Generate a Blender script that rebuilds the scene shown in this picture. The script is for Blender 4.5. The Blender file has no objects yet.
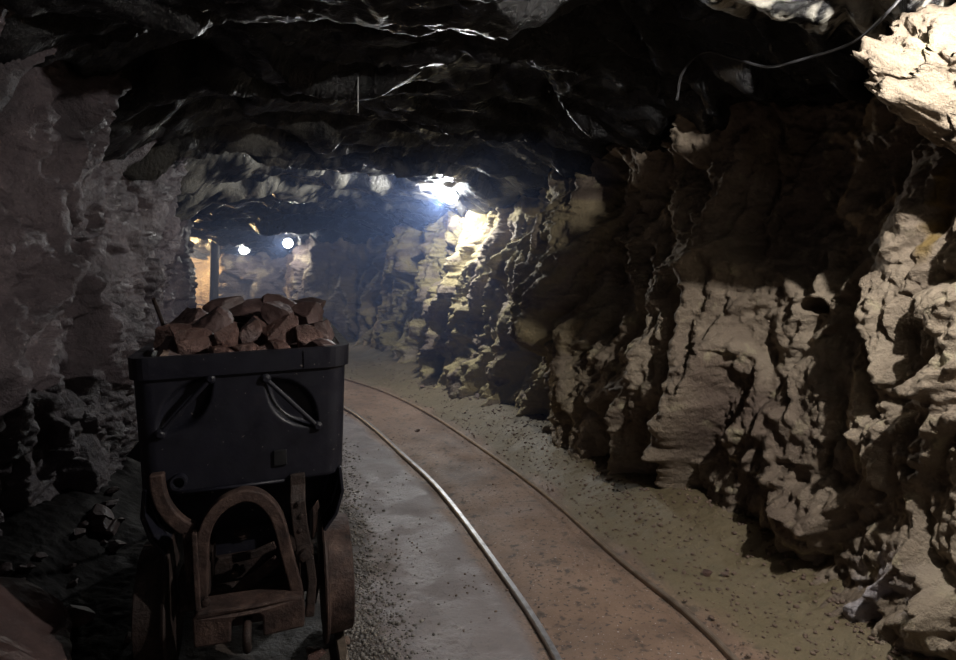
import bpy, math, random
import numpy as np
from mathutils import Vector, Matrix
from mathutils.bvhtree import BVHTree

random.seed(7)
scene = bpy.context.scene
col = scene.collection

# ------------------------------------------------------------------ camera, air, exposure
CAM_Z = 1.45
cam_data = bpy.data.cameras.new('camera')
cam = bpy.data.objects.new('camera', cam_data)
col.objects.link(cam)
cam.location = (0, 0, CAM_Z)
cam.rotation_euler = (math.radians(90), 0, 0)
cam_data.sensor_width = 36
cam_data.lens = 620 / 956 * 36
cam_data.shift_y = -68 / 956
cam_data.clip_start = 0.05
scene.camera = cam

scene.view_settings.view_transform = 'Standard'
scene.view_settings.look = 'None'
scene.view_settings.gamma = 1
scene.view_settings.use_curve_mapping = False
scene.view_settings.exposure = 0.0
scene.cycles.use_denoising = True
scene.cycles.volume_bounces = 0
scene.cycles.max_bounces = 6
scene.cycles.diffuse_bounces = 3
scene.cycles.glossy_bounces = 3
scene.cycles.sample_clamp_indirect = 4.0

world = bpy.data.worlds.new('mine_dark')
scene.world = world
world.use_nodes = True
world.node_tree.nodes['Background'].inputs[0].default_value = (0.0, 0.0, 0.0, 1)
HAZE = dict(density=0.036, color=(0.36, 0.52, 1.0), aniso=0.2)

# lamps of the mine and one added fill lamp: (bulb position, power, colour, radius, mount direction)
COOL = (0.95, 0.97, 1.0)
WARM = (1.0, 0.72, 0.42)
LAMPS = [
    ('tunnel_lamp', 'bright white lamp where the right wall meets the roof, halfway along', (-0.30, 6.75, 2.17), 115, COOL, 0.085, (0.75, -0.05, 0.5)),
    ('tunnel_lamp', 'bright white lamp on the right side of the far rock portal', (-3.43, 11.2, 1.79), 30, COOL, 0.085, (0.6, 0.5, 0.3)),
    ('tunnel_lamp', 'farthest white lamp, hanging left of the portal lamp', (-4.74, 12.55, 1.69), 4.5, COOL, 0.085, (0.3, 0.8, 0.4)),
    ('tunnel_lamp', 'near white lamp above the right wall, just out of view', (1.74, 1.50, 2.52), 190, (1.0, 0.955, 0.90), 0.035, (0.3, 0.0, 1.0)),
    ('tunnel_lamp', 'warm lamp in the side chamber beyond the portal', (-6.6, 13.2, 1.55), 300, WARM, 0.05, (-0.5, 0.0, 1.0)),
    ('tunnel_lamp', 'added fill lamp on the tunnel roof behind the viewer', (0.9, -2.6, 2.28), 4, (0.92, 0.88, 1.0), 0.05, (0.0, 0.0, 1.0)),  # added out of view as fill for the left wall and cart front
]

# ------------------------------------------------------------------ noise
G = np.array([[1,1,0],[-1,1,0],[1,-1,0],[-1,-1,0],[1,0,1],[-1,0,1],[1,0,-1],[-1,0,-1],
              [0,1,1],[0,-1,1],[0,1,-1],[0,-1,-1],[1,1,0],[-1,1,0],[0,-1,1],[0,-1,-1]], dtype=np.float32)

def hsh(ix, iy, iz, seed):
    n = (ix.astype(np.uint32) * np.uint32(374761393) + iy.astype(np.uint32) * np.uint32(668265263)
         + iz.astype(np.uint32) * np.uint32(2246822519) + np.uint32((seed * 3266489917) & 0xffffffff))
    n = (n ^ (n >> np.uint32(13))) * np.uint32(1274126177)
    n = (n ^ (n >> np.uint32(15))) * np.uint32(2654435761)
    return n ^ (n >> np.uint32(16))

def perlin(p, seed=0):
    p = np.asarray(p, dtype=np.float32)
    i = np.floor(p).astype(np.int32); f = p - i
    u = f * f * f * (f * (f * 6 - 15) + 10)
    out = 0
    for dx in (0, 1):
        wx = u[:, 0] if dx else 1 - u[:, 0]
        for dy in (0, 1):
            wy = u[:, 1] if dy else 1 - u[:, 1]
            for dz in (0, 1):
                wz = u[:, 2] if dz else 1 - u[:, 2]
                g = G[hsh(i[:, 0] + dx, i[:, 1] + dy, i[:, 2] + dz, seed) & np.uint32(15)]
                d = g[:, 0] * (f[:, 0] - dx) + g[:, 1] * (f[:, 1] - dy) + g[:, 2] * (f[:, 2] - dz)
                out = out + wx * wy * wz * d
    return out

def fbm(p, octaves=4, seed=0, gain=0.5, ridged=False):
    a, s = 1.0, 0
    q = np.array(p, dtype=np.float32)
    for k in range(octaves):
        n = perlin(q, seed + k * 17)
        s = s + a * ((0.5 - np.abs(n)) * 1.4 - 0.35 if ridged else n)
        a *= gain
        q = q * 2.03 + 11.3
    return s

def facets(p, seed=0, tilt=0.9, k=16.0):
    """blocky rock: every cell of a Voronoi pattern is a tilted plane of its own, blended over the joints; returns height and crack distance"""
    p = np.asarray(p, dtype=np.float32)
    i = np.floor(p).astype(np.int32)
    n = len(p)
    best = np.full(n, 1e9, np.float32); second = np.full(n, 1e9, np.float32)
    ws = np.full(n, 1e-12, np.float32); vs = np.zeros(n, np.float32)
    inv = np.float32(1 / 4294967295.0); t10 = np.float32(tilt / 512.0)
    for dx in (-1, 0, 1):
        for dy in (-1, 0, 1):
            for dz in (-1, 0, 1):
                c = [i[:, 0] + dx, i[:, 1] + dy, i[:, 2] + dz]
                h0 = hsh(*c, seed); h1 = hsh(*c, seed + 1); h2 = hsh(*c, seed + 2); h3 = hsh(*c, seed + 3)
                ox = p[:, 0] - (c[0] + h0 * inv).astype(np.float32); oy = p[:, 1] - (c[1] + h1 * inv).astype(np.float32); oz = p[:, 2] - (c[2] + h2 * inv).astype(np.float32)
                d = ox * ox + oy * oy + oz * oz
                v = (h3 * inv - np.float32(0.5)) + ((h0 & np.uint32(1023)) * t10 - tilt) * ox + ((h1 & np.uint32(1023)) * t10 - tilt) * oy \
                    + ((h2 & np.uint32(1023)) * t10 - tilt) * oz
                w = np.exp(-k * d)
                ws += w; vs += w * v
                near = d < best
                second = np.where(near, best, np.minimum(second, d)); best = np.where(near, d, best)
    return vs / ws, np.sqrt(second) - np.sqrt(best)

def smooth(a, b, x):
    t = np.clip((x - a) / (b - a), 0, 1)
    return t * t * (3 - 2 * t)

# ------------------------------------------------------------------ mesh helpers
def link_mesh(name, verts, faces, mat, parent=None, shade=False, attrs=None):
    me = bpy.data.meshes.new(name)
    me.from_pydata([tuple(v) for v in verts], [], [tuple(f) for f in faces])
    return finish(name, me, mat, parent, shade)

def finish(name, me, mat, parent=None, shade=False):
    me.update()
    if shade:
        me.polygons.foreach_set('use_smooth', np.ones(len(me.polygons), dtype=bool))
    me.materials.append(mat)
    o = bpy.data.objects.new(name, me)
    col.objects.link(o)
    if parent:
        o.parent = parent
    return o

def grid_arrays(nu, nv, base=0, flip=False):
    a = (np.arange(nu - 1)[:, None] * nv + np.arange(nv - 1)[None, :]).ravel() + base
    q = np.stack([a, a + nv, a + nv + 1, a + 1], 1)
    return q[:, ::-1] if flip else q

def big_mesh(name, verts, quads, mat, attrs=None, shade=True, nper=4):
    me = bpy.data.meshes.new(name)
    me.vertices.add(len(verts)); me.vertices.foreach_set('co', np.asarray(verts, np.float32).ravel())
    q = np.ascontiguousarray(quads, np.int32)
    me.loops.add(q.size); me.loops.foreach_set('vertex_index', q.ravel())
    me.polygons.add(len(q)); me.polygons.foreach_set('loop_start', np.arange(0, q.size, nper, dtype=np.int32))
    me.update(calc_edges=True)
    for k, v in (attrs or {}).items():
        at = me.attributes.new(k, 'FLOAT', 'POINT')
        at.data.foreach_set('value', np.asarray(v, np.float32))
    return finish(name, me, mat, None, shade)

class MB:
    def __init__(s): s.v = []; s.f = []
    def add(s, vs, fs):
        b = len(s.v); s.v += [tuple(x) for x in vs]; s.f += [tuple(i + b for i in f) for f in fs]; return s
    def box(s, c, size, rot=None):
        c = Vector(c); hx, hy, hz = [k / 2 for k in size]
        R = rot or Matrix.Identity(3)
        vs = [c + R @ Vector((x * hx, y * hy, z * hz)) for x in (-1, 1) for y in (-1, 1) for z in (-1, 1)]
        return s.add(vs, [(0,1,3,2),(4,6,7,5),(0,4,5,1),(2,3,7,6),(0,2,6,4),(1,5,7,3)])
    def lathe(s, p0, axis, prof, seg=20, caps=True):
        """prof: list of (distance along axis, radius)"""
        p0 = Vector(p0); a = Vector(axis).normalized()
        t = Vector((0, 0, 1)) if abs(a.z) < 0.9 else Vector((1, 0, 0))
        e1 = a.cross(t).normalized(); e2 = a.cross(e1)
        vs = []
        for d, r in prof:
            for k in range(seg):
                th = 2 * math.pi * k / seg
                vs.append(p0 + a * d + e1 * (r * math.cos(th)) + e2 * (r * math.sin(th)))
        fs = []
        for i in range(len(prof) - 1):
            for k in range(seg):
                k2 = (k + 1) % seg
                fs.append((i * seg + k, i * seg + k2, (i + 1) * seg + k2, (i + 1) * seg + k))
        if caps:
            fs.append(tuple(range(seg))[::-1]); fs.append(tuple((len(prof) - 1) * seg + k for k in range(seg)))
        return s.add(vs, fs)
    def rod(s, p0, p1, r, seg=12):
        p0 = Vector(p0); p1 = Vector(p1)
        return s.lathe(p0, p1 - p0, [(0, r), ((p1 - p0).length, r)], seg)
    def sweep(s, pts, prof, side=(0, 1, 0), closed_prof=True):
        """prof: list of (across the bar in the path plane, along 'side')"""
        pts = [Vector(p) for p in pts]; side = Vector(side).normalized(); m = len(prof); vs = []
        for i, p in enumerate(pts):
            t = (pts[min(i + 1, len(pts) - 1)] - pts[max(i - 1, 0)]).normalized()
            n = side.cross(t).normalized()
            b = t.cross(n)
            vs += [p + n * a + b * c for a, c in prof]
        fs = []
        for i in range(len(pts) - 1):
            for k in range(m):
                k2 = (k + 1) % m
                fs.append((i * m + k, i * m + k2, (i + 1) * m + k2, (i + 1) * m + k))
        fs.append(tuple(range(m))[::-1]); fs.append(tuple((len(pts) - 1) * m + k for k in range(m)))
        return s.add(vs, fs)
    def build(s, name, mat, parent=None, shade=False, bevel=0.0, label=None):
        o = link_mesh(name, s.v, s.f, mat, parent, shade)
        import bmesh
        bm = bmesh.new(); bm.from_mesh(o.data); bmesh.ops.recalc_face_normals(bm, faces=bm.faces); bm.to_mesh(o.data); bm.free()
        if bevel:
            b = o.modifiers.new('edge', 'BEVEL'); b.width = bevel; b.segments = 2; b.limit_method = 'ANGLE'
        if label: o['label'] = label
        return o

def rrect(w, h): return [(-w / 2, -h / 2), (w / 2, -h / 2), (w / 2, h / 2), (-w / 2, h / 2)]
def circ(r, n=8): return [(r * math.cos(2 * math.pi * k / n), r * math.sin(2 * math.pi * k / n)) for k in range(n)]

def catmull(pts, n):
    pts = np.asarray(pts, float); P = np.vstack([2 * pts[0] - pts[1], pts, 2 * pts[-1] - pts[-2]])
    out = []
    for i in range(1, len(P) - 2):
        t = np.linspace(0, 1, n, endpoint=False)[:, None]
        a, b, c, d = P[i - 1], P[i], P[i + 1], P[i + 2]
        out.append(0.5 * (2 * b + (c - a) * t + (2 * a - 5 * b + 4 * c - d) * t ** 2 + (3 * b - a - 3 * c + d) * t ** 3))
    return np.vstack(out + [pts[-1:]])

def tag(o, label=None, cat=None, group=None, kind=None):
    if label: o['label'] = label
    if cat: o['category'] = cat
    if group: o['group'] = group
    if kind: o['kind'] = kind
    return o

def empty(name, loc, rot=(0, 0, 0)):
    o = bpy.data.objects.new(name, None); col.objects.link(o); o.location = loc; o.rotation_euler = rot
    o.empty_display_size = 0.1
    return o

# ------------------------------------------------------------------ materials
def mat_noise(name, stops, scale=4.0, rough=(0.7, 0.9), bump=0.3, bump_scale=40, metal=0.0, spec=0.4, detail=8, bump_dist=0.01,
              speck=None, attr=None, vec_scale=(1, 1, 1), wet=None, matte=None, layers=()):
    m = bpy.data.materials.new(name); m.use_nodes = True
    nt = m.node_tree; N = nt.nodes; L = nt.links; N.clear()
    out = N.new('ShaderNodeOutputMaterial'); b = N.new('ShaderNodeBsdfPrincipled')
    L.new(b.outputs[0], out.inputs[0])
    tc = N.new('ShaderNodeTexCoord'); mp = N.new('ShaderNodeMapping'); mp.inputs['Scale'].default_value = vec_scale
    L.new(tc.outputs['Object'], mp.inputs[0])
    n1 = N.new('ShaderNodeTexNoise'); n1.inputs['Scale'].default_value = scale; n1.inputs['Detail'].default_value = detail
    n1.inputs['Roughness'].default_value = 0.62
    L.new(mp.outputs[0], n1.inputs['Vector'])
    cr = N.new('ShaderNodeValToRGB'); e = cr.color_ramp.elements
    while len(e) < len(stops): e.new(0.5)
    for k, (p, c) in enumerate(stops):
        e[k].position = p; e[k].color = (*c, 1)
    L.new(n1.outputs[0], cr.inputs[0])
    colr = cr.outputs[0]
    def mix(fac, c):
        nonlocal colr
        mx = N.new('ShaderNodeMix'); mx.data_type = 'RGBA'
        L.new(fac, mx.inputs[0]); L.new(colr, mx.inputs[6]); mx.inputs[7].default_value = (*c, 1)
        colr = mx.outputs[2]
    for (sc, lo, hi, c) in layers:
        n = N.new('ShaderNodeTexNoise'); n.inputs['Scale'].default_value = sc; n.inputs['Detail'].default_value = 6
        L.new(mp.outputs[0], n.inputs['Vector'])
        r = N.new('ShaderNodeMapRange'); r.inputs[1].default_value = lo; r.inputs[2].default_value = hi
        L.new(n.outputs[0], r.inputs[0]); mix(r.outputs[0], c)
    for a, c in (attr or []):
        at = N.new('ShaderNodeAttribute'); at.attribute_name = a
        mix(at.outputs['Fac'], c)
    L.new(colr, b.inputs['Base Color'])
    rr = N.new('ShaderNodeMapRange'); rr.inputs[3].default_value = rough[0]; rr.inputs[4].default_value = rough[1]
    rr.inputs[1].default_value = 0.3; rr.inputs[2].default_value = 0.7
    n3 = N.new('ShaderNodeTexNoise'); n3.inputs['Scale'].default_value = scale * 1.7; n3.inputs['Detail'].default_value = 5
    L.new(mp.outputs[0], n3.inputs['Vector'])
    L.new(n3.outputs[0], rr.inputs[0]); 
    rsock = rr.outputs[0]
    if wet:
        at = N.new('ShaderNodeAttribute'); at.attribute_name = wet
        mx = N.new('ShaderNodeMix'); L.new(at.outputs['Fac'], mx.inputs[0]); L.new(rsock, mx.inputs[2]); mx.inputs[3].default_value = 0.24
        rsock = mx.outputs[0]
    L.new(rsock, b.inputs['Roughness'])
    b.inputs['Metallic'].default_value = metal
    b.inputs['Specular IOR Level'].default_value = spec
    if matte:
        at = N.new('ShaderNodeAttribute'); at.attribute_name = matte
        mx = N.new('ShaderNodeMix'); L.new(at.outputs['Fac'], mx.inputs[0]); mx.inputs[2].default_value = spec; mx.inputs[3].default_value = 0.06
        L.new(mx.outputs[0], b.inputs['Specular IOR Level'])
    if bump:
        n2 = N.new('ShaderNodeTexNoise'); n2.inputs['Scale'].default_value = bump_scale; n2.inputs['Detail'].default_value = 10
        n2.inputs['Roughness'].default_value = 0.65
        L.new(mp.outputs[0], n2.inputs['Vector'])
        bp = N.new('ShaderNodeBump'); bp.inputs['Strength'].default_value = bump; bp.inputs['Distance'].default_value = bump_dist
        L.new(n2.outputs[0], bp.inputs['Height']); L.new(bp.outputs[0], b.inputs['Normal'])
    return m

def mat_emit(name, color, strength):
    m = bpy.data.materials.new(name); m.use_nodes = True
    N = m.node_tree.nodes; N.clear()
    o = N.new('ShaderNodeOutputMaterial'); e = N.new('ShaderNodeEmission')
    e.inputs[0].default_value = (*color, 1); e.inputs[1].default_value = strength
    m.node_tree.links.new(e.outputs[0], o.inputs[0])
    return m

M = {}
M['rock_right'] = mat_noise('tan_rock', [(0.25, (0.10, 0.075, 0.055)), (0.45, (0.22, 0.175, 0.13)), (0.62, (0.31, 0.255, 0.19)), (0.8, (0.41, 0.35, 0.27))],
    scale=2.2, rough=(0.6, 0.9), bump=1.0, bump_scale=22, spec=0.3, bump_dist=0.035,
    layers=[(0.9, 0.52, 0.68, (0.13, 0.095, 0.075)), (7.0, 0.60, 0.72, (0.34, 0.30, 0.20))],
    attr=[('umber', (0.085, 0.062, 0.062)), ('lichen', (0.36, 0.30, 0.145)), ('crust', (0.55, 0.53, 0.60)), ('ochre', (0.17, 0.115, 0.04))])
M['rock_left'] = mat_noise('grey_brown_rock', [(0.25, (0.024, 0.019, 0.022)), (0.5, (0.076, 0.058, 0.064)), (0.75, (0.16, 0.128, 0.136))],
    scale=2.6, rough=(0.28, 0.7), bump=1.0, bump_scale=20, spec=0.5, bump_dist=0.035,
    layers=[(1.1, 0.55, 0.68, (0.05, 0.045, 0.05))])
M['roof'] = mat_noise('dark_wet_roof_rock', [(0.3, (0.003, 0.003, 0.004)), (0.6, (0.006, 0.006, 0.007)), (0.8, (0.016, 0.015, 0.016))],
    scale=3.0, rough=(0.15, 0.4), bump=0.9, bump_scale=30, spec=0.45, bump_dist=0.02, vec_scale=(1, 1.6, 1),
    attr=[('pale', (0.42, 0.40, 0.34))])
M['floor'] = mat_noise('trodden_mine_dirt', [(0.28, (0.10, 0.064, 0.045)), (0.5, (0.20, 0.130, 0.092)), (0.75, (0.28, 0.190, 0.138))],
    scale=2.0, rough=(0.45, 0.8), bump=0.6, bump_scale=70, spec=0.45, bump_dist=0.010,
    layers=[(14.0, 0.58, 0.68, (0.075, 0.055, 0.042)), (48.0, 0.58, 0.66, (0.07, 0.052, 0.042)), (95.0, 0.66, 0.70, (0.42, 0.38, 0.36))],
    wet='wet', matte='cart_shade', attr=[('verge', (0.130, 0.108, 0.060)), ('damp_sheen', (0.205, 0.188, 0.195)), ('dark', (0.028, 0.024, 0.022)), ('cart_shade', (0.010, 0.009, 0.009))])
M['gravel'] = mat_noise('grey_gravel', [(0.3, (0.05, 0.045, 0.042)), (0.55, (0.15, 0.135, 0.12)), (0.8, (0.33, 0.30, 0.27))],
    scale=30, rough=(0.3, 0.7), bump=0, spec=0.5)
M['ore'] = mat_noise('red_brown_ore', [(0.28, (0.026, 0.014, 0.012)), (0.5, (0.088, 0.046, 0.038)), (0.70, (0.22, 0.132, 0.112))],
    scale=7.0, rough=(0.2, 0.6), bump=1.0, bump_scale=35, spec=0.5, bump_dist=0.02, layers=[(3.0, 0.58, 0.66, (0.24, 0.19, 0.19))])
M['dark_ore'] = mat_noise('dark_purple_ore', [(0.28, (0.028, 0.018, 0.018)), (0.55, (0.075, 0.045, 0.042)), (0.75, (0.13, 0.09, 0.085))],
    scale=4.0, rough=(0.3, 0.75), bump=0.7, bump_scale=30, spec=0.5)
M['stone'] = mat_noise('brown_stone', [(0.3, (0.07, 0.045, 0.035)), (0.55, (0.16, 0.11, 0.085)), (0.8, (0.26, 0.20, 0.15))],
    scale=6.0, rough=(0.5, 0.85), bump=0.7, bump_scale=40, spec=0.4)
M['paint'] = mat_noise('black_cart_paint', [(0.3, (0.007, 0.007, 0.011)), (0.6, (0.012, 0.012, 0.019)), (0.8, (0.022, 0.019, 0.024))],
    scale=9, rough=(0.36, 0.6), bump=0.22, bump_scale=70, spec=0.35, bump_dist=0.004, layers=[(60.0, 0.69, 0.72, (0.16, 0.14, 0.13))])
M['rust'] = mat_noise('old_rust', [(0.3, (0.016, 0.011, 0.010)), (0.5, (0.052, 0.031, 0.026)), (0.75, (0.125, 0.080, 0.064))],
    scale=14, rough=(0.5, 0.8), bump=0.6, bump_scale=60, spec=0.4, metal=0.15)
M['dark_rust'] = mat_noise('dark_rust', [(0.3, (0.014, 0.010, 0.009)), (0.55, (0.032, 0.020, 0.017)), (0.8, (0.07, 0.042, 0.034))],
    scale=16, rough=(0.5, 0.8), bump=0.6, bump_scale=60, spec=0.4, metal=0.15)
M['rail_bright'] = mat_noise('worn_rail_steel', [(0.3, (0.24, 0.23, 0.23)), (0.7, (0.44, 0.44, 0.47))], scale=20, rough=(0.28, 0.5), bump=0.2, bump_scale=90, metal=0.75, spec=0.5, bump_dist=0.002)
M['rail_dull'] = mat_noise('dull_rail_steel', [(0.3, (0.15, 0.115, 0.09)), (0.7, (0.32, 0.26, 0.21))], scale=20, rough=(0.3, 0.5), bump=0.3, bump_scale=90, metal=0.5, spec=0.5, bump_dist=0.003)
M['timber'] = mat_noise('dark_timber', [(0.3, (0.010, 0.007, 0.005)), (0.7, (0.035, 0.025, 0.018))], scale=6, rough=(0.7, 0.9), bump=0.6, bump_scale=30, vec_scale=(3, 3, 0.4))
M['black'] = mat_noise('black_rubber', [(0.3, (0.008, 0.008, 0.009)), (0.7, (0.016, 0.016, 0.018))], scale=20, rough=(0.4, 0.6), bump=0)
M['grey_metal'] = mat_noise('grey_lamp_metal', [(0.3, (0.20, 0.20, 0.20)), (0.7, (0.32, 0.32, 0.32))], scale=20, rough=(0.4, 0.6), bump=0, metal=0.6)
M['cable'] = mat_noise('grey_cable', [(0.3, (0.03, 0.03, 0.032)), (0.7, (0.06, 0.06, 0.065))], scale=20, rough=(0.4, 0.6), bump=0)

# ------------------------------------------------------------------ tunnel plan
R_PTS = [(1.95, -4.5), (1.92, -2), (1.90, 0), (1.88, 1.4), (1.80, 2.2), (1.72, 2.65), (1.50, 3.1), (1.22, 3.5), (0.84, 4.54), (0.24, 6.07), (-0.45, 7.6),
         (-1.37, 9.67), (-1.90, 10.55), (-2.4, 10.85), (-2.95, 11.0), (-3.30, 11.3), (-3.56, 11.5), (-3.62, 11.9), (-3.78, 12.4), (-4.1, 12.8), (-4.9, 12.95), (-5.46, 12.95), (-5.62, 13.3), (-5.8, 14.1), (-6.5, 14.55), (-8.5, 14.6)]
L_PTS = [(-1.95, -4.5), (-1.95, 0), (-1.98, 1.5), (-2.10, 2.5), (-2.28, 3.5), (-2.62, 5), (-3.38, 7), (-4.12, 8.6), (-4.56, 9.5), (-4.98, 10.1), (-5.8, 10.5), (-8.5, 10.9)]

def resample(pts, k, lo):
    c = catmull(pts, 200)
    seg = np.linalg.norm(np.diff(c, axis=0), axis=1); s = np.concatenate([[0], np.cumsum(seg)])
    ss = [0.0]
    while ss[-1] < s[-1]:
        x = np.interp(ss[-1], s, c[:, 0]); y = np.interp(ss[-1], s, c[:, 1])
        d = math.hypot(x, y)
        step = max(lo, k * d)
        if y < 1.3: step = 0.06
        if x > 1 and 2.05 < y < 2.65: step = 0.0045
        ss.append(ss[-1] + step)
    ss = np.array(ss[:-1])
    x = np.interp(ss, s, c[:, 0]); y = np.interp(ss, s, c[:, 1])
    # smooth tangent
    e = 0.12
    tx = np.interp(ss + e, s, c[:, 0]) - np.interp(ss - e, s, c[:, 0]); ty = np.interp(ss + e, s, c[:, 1]) - np.interp(ss - e, s, c[:, 1])
    l = np.hypot(tx, ty)
    return ss, x, y, tx / l, ty / l

_rc = catmull(R_PTS, 60); _lc = catmull(L_PTS, 60)
def xr(y): return np.interp(y, np.maximum.accumulate(_rc[:, 1]), _rc[:, 0])
def xl(y): return np.interp(y, np.maximum.accumulate(_lc[:, 1]), _lc[:, 0])

def ceil_base(x, y):
    z = np.interp(y, [-5, 0.8, 1.9, 2.3, 2.55, 2.85, 4.0, 6.0, 7.5, 9.5, 10.9, 11.50, 11.62, 12.3, 12.7, 15], [2.55, 2.70, 2.72, 2.50, 2.48, 2.64, 2.52, 2.36, 2.28, 2.14, 2.05, 2.00, 1.86, 1.88, 1.82, 1.80])
    return z - 0.22 * smooth(0.45, -0.25, xr(y) - x) - 0.36 * smooth(0.75, -0.2, x - xl(y)) * smooth(9.0, 6.0, y)

def floor_z(x, y, detail=True):
    x = np.asarray(x, np.float32); y = np.asarray(y, np.float32)
    p = np.stack([x, y, np.zeros_like(x)], 1)
    z = 0.022 * fbm(p * 0.9, 3, 3)
    r = xr(y) - x; l = x - xl(y)
    z = z + 0.13 * smooth(0.62, 0.0, r) + 0.22 * smooth(0.55, -0.05, l)
    if detail:
        rough = 0.62 + 0.8 * smooth(0.75, 0.3, r) + 0.9 * smooth(0.9, 0.2, l)
        z = z + rough * (0.012 * fbm(p * 6, 4, 9) + 0.006 * fbm(p * 30, 2, 21))
    return z

# ------------------------------------------------------------------ wall_right
s, bx, by, tx, ty = resample(R_PTS, 0.0036, 0.007)
nh = 380
hh = np.linspace(-0.2, 2.95, nh)
S, H = np.meshgrid(s, hh, indexing='ij'); BX = np.repeat(bx, nh); BY = np.repeat(by, nh)
NX = np.repeat(-ty, nh); NY = np.repeat(tx, nh)
S = S.ravel(); H = H.ravel()
P = np.stack([BX, BY, H], 1)
warp = np.stack([fbm(P * 1.1, 3, 101), fbm(P * 1.1, 3, 202), fbm(P * 1.1, 3, 303)], 1)
Q = P + 0.30 * warp
# steep, slightly slanting bedding: stretch the noise along the wall's height
slant = np.stack([Q[:, 0] + 0.16 * Q[:, 2], Q[:, 1] + 0.22 * Q[:, 2], Q[:, 2] * 0.32], 1)
f1, c1 = facets(slant * 2.1, 11, 0.8)
f2, c2 = facets(slant * 5.6 + 3.1, 31, 0.8)
f3, c3 = facets(np.stack([Q[:, 0], Q[:, 1], Q[:, 2] * 0.6], 1) * 13.0, 51, 0.8)
f4, c4 = facets(P * 27.0 + 0.8 * warp, 57, 0.9)
prof = np.interp(H, [-0.2, 0.0, 0.35, 0.9, 1.5, 2.1, 2.5, 2.9], [0.12, 0.08, 0.02, -0.03, -0.14, -0.24, -0.20, -0.10])
disp = prof + (0.30 - 0.12 * smooth(2.9, 2.5, BY)) * f1 + 0.12 * f2 + 0.036 * f3 + 0.016 * f4 + 0.14 * fbm(Q * 0.9, 3, 61) + 0.05 * fbm(slant * 6, 3, 71, ridged=True) + 0.012 * fbm(P * 20, 3, 81)
disp -= 0.03 * smooth(0.08, 0.0, c1) + 0.014 * smooth(0.08, 0.0, c2)
def bump(y0, h0, ry, rh, amp, pw=1.0):
    g = ((BY - y0) / ry) ** 2 + ((H - h0) / rh) ** 2
    return amp * np.exp(-g ** pw)
near = smooth(12.5, 10.5, BY)
disp *= np.where(BY > 10.6, 0.6, 1.0)
# the shoulder of rock beside the near lamp, shading the upper wall beyond it
disp += bump(2.36, 2.16, 0.19, 0.29, 0.47, 2) * (1 + 0.30 * fbm(P * 5, 4, 95) + 0.10 * fbm(P * 17, 3, 96))
# standing mass of rock right of the drill hole and the hollow beyond it
disp += bump(2.66, 1.15, 0.13, 0.75, 0.11, 2) - bump(3.2, 1.55, 0.42, 0.70, 0.17, 2)
disp += bump(2.35, 0.2, 0.6, 0.8, 0.14, 1.5)
# hollow of the upper wall beyond the shoulder
disp -= bump(3.3, 2.1, 0.7, 0.55, 0.16, 1.5)
# rib nearer than the middle lamp
disp += bump(5.2, 1.7, 0.30, 1.0, 0.14, 2)
disp -= bump(6.75, 2.15, 0.35, 0.35, 0.12, 1)
# drill hole left in the wall with its open groove below
hy, hz = 3.07, 1.235
disp -= 0.17 * smooth(0.048, 0.034, np.hypot((BY - hy) * 0.85, H - hz))
gy = hy + 0.03 * (hz - H) / 0.12
disp -= 0.045 * smooth(0.045, 0.015, np.abs(BY - gy)) * smooth(hz - 0.19, hz - 0.13, H) * smooth(hz + 0.01, hz - 0.01, H)
VX = BX + NX * disp; VY = BY + NY * disp
V = np.stack([VX, VY, H + 0.03 * warp[:, 2]], 1)
m_ = np.where((BY > 1.9) & (BY < 2.8) & (H > 1.6))[0]                    # broken surface of the shoulder
ga, _ = facets(V[m_] * 7.0, 161, 0.9); gb, _ = facets(V[m_] * 18.0, 171, 0.9)
d_ = bump(2.36, 2.16, 0.30, 0.42, 1.0, 2)[m_] * (0.075 * ga + 0.030 * gb + 0.016 * fbm(V[m_] * 30, 3, 181))
V[m_, 0] += NX[m_] * d_; V[m_, 1] += NY[m_] * d_; V[m_, 2] += 0.6 * d_
crust = smooth(0.0, 0.35, fbm(P * 9, 4, 91) + 0.25) * np.exp(-(((BY - 2.40) / 0.16) ** 2 + ((H - 0.16) / 0.14) ** 2) ** 1.5) * 0.6
och = smooth(0.030, 0.008, np.abs(BY - 2.565 + 0.10 * (H - 1.7) + 0.03 * warp[:, 0])) * smooth(1.42, 1.52, H) * smooth(1.95, 1.85, H) * smooth(-0.3, 0.1, fbm(P * 11, 3, 93))
big_mesh_args = dict(attrs={'crust': crust, 'ochre': och, 'umber': 0.9 * smooth(10.3, 10.9, BY) * smooth(-5.75, -5.5, BX) * smooth(-0.5, -0.1, fbm(P * 3, 4, 98)), 'lichen': 0.75 * smooth(4.2, 5.6, BY) * smooth(11.5, 9.5, BY) * smooth(-0.35, 0.15, fbm(P * 4, 4, 97))})
wall_right = big_mesh('wall_right', V, grid_arrays(len(s), nh), M['rock_right'], **big_mesh_args)
tag(wall_right, 'craggy tan rock wall along the right of the mine tunnel', None, None, 'structure')

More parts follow.
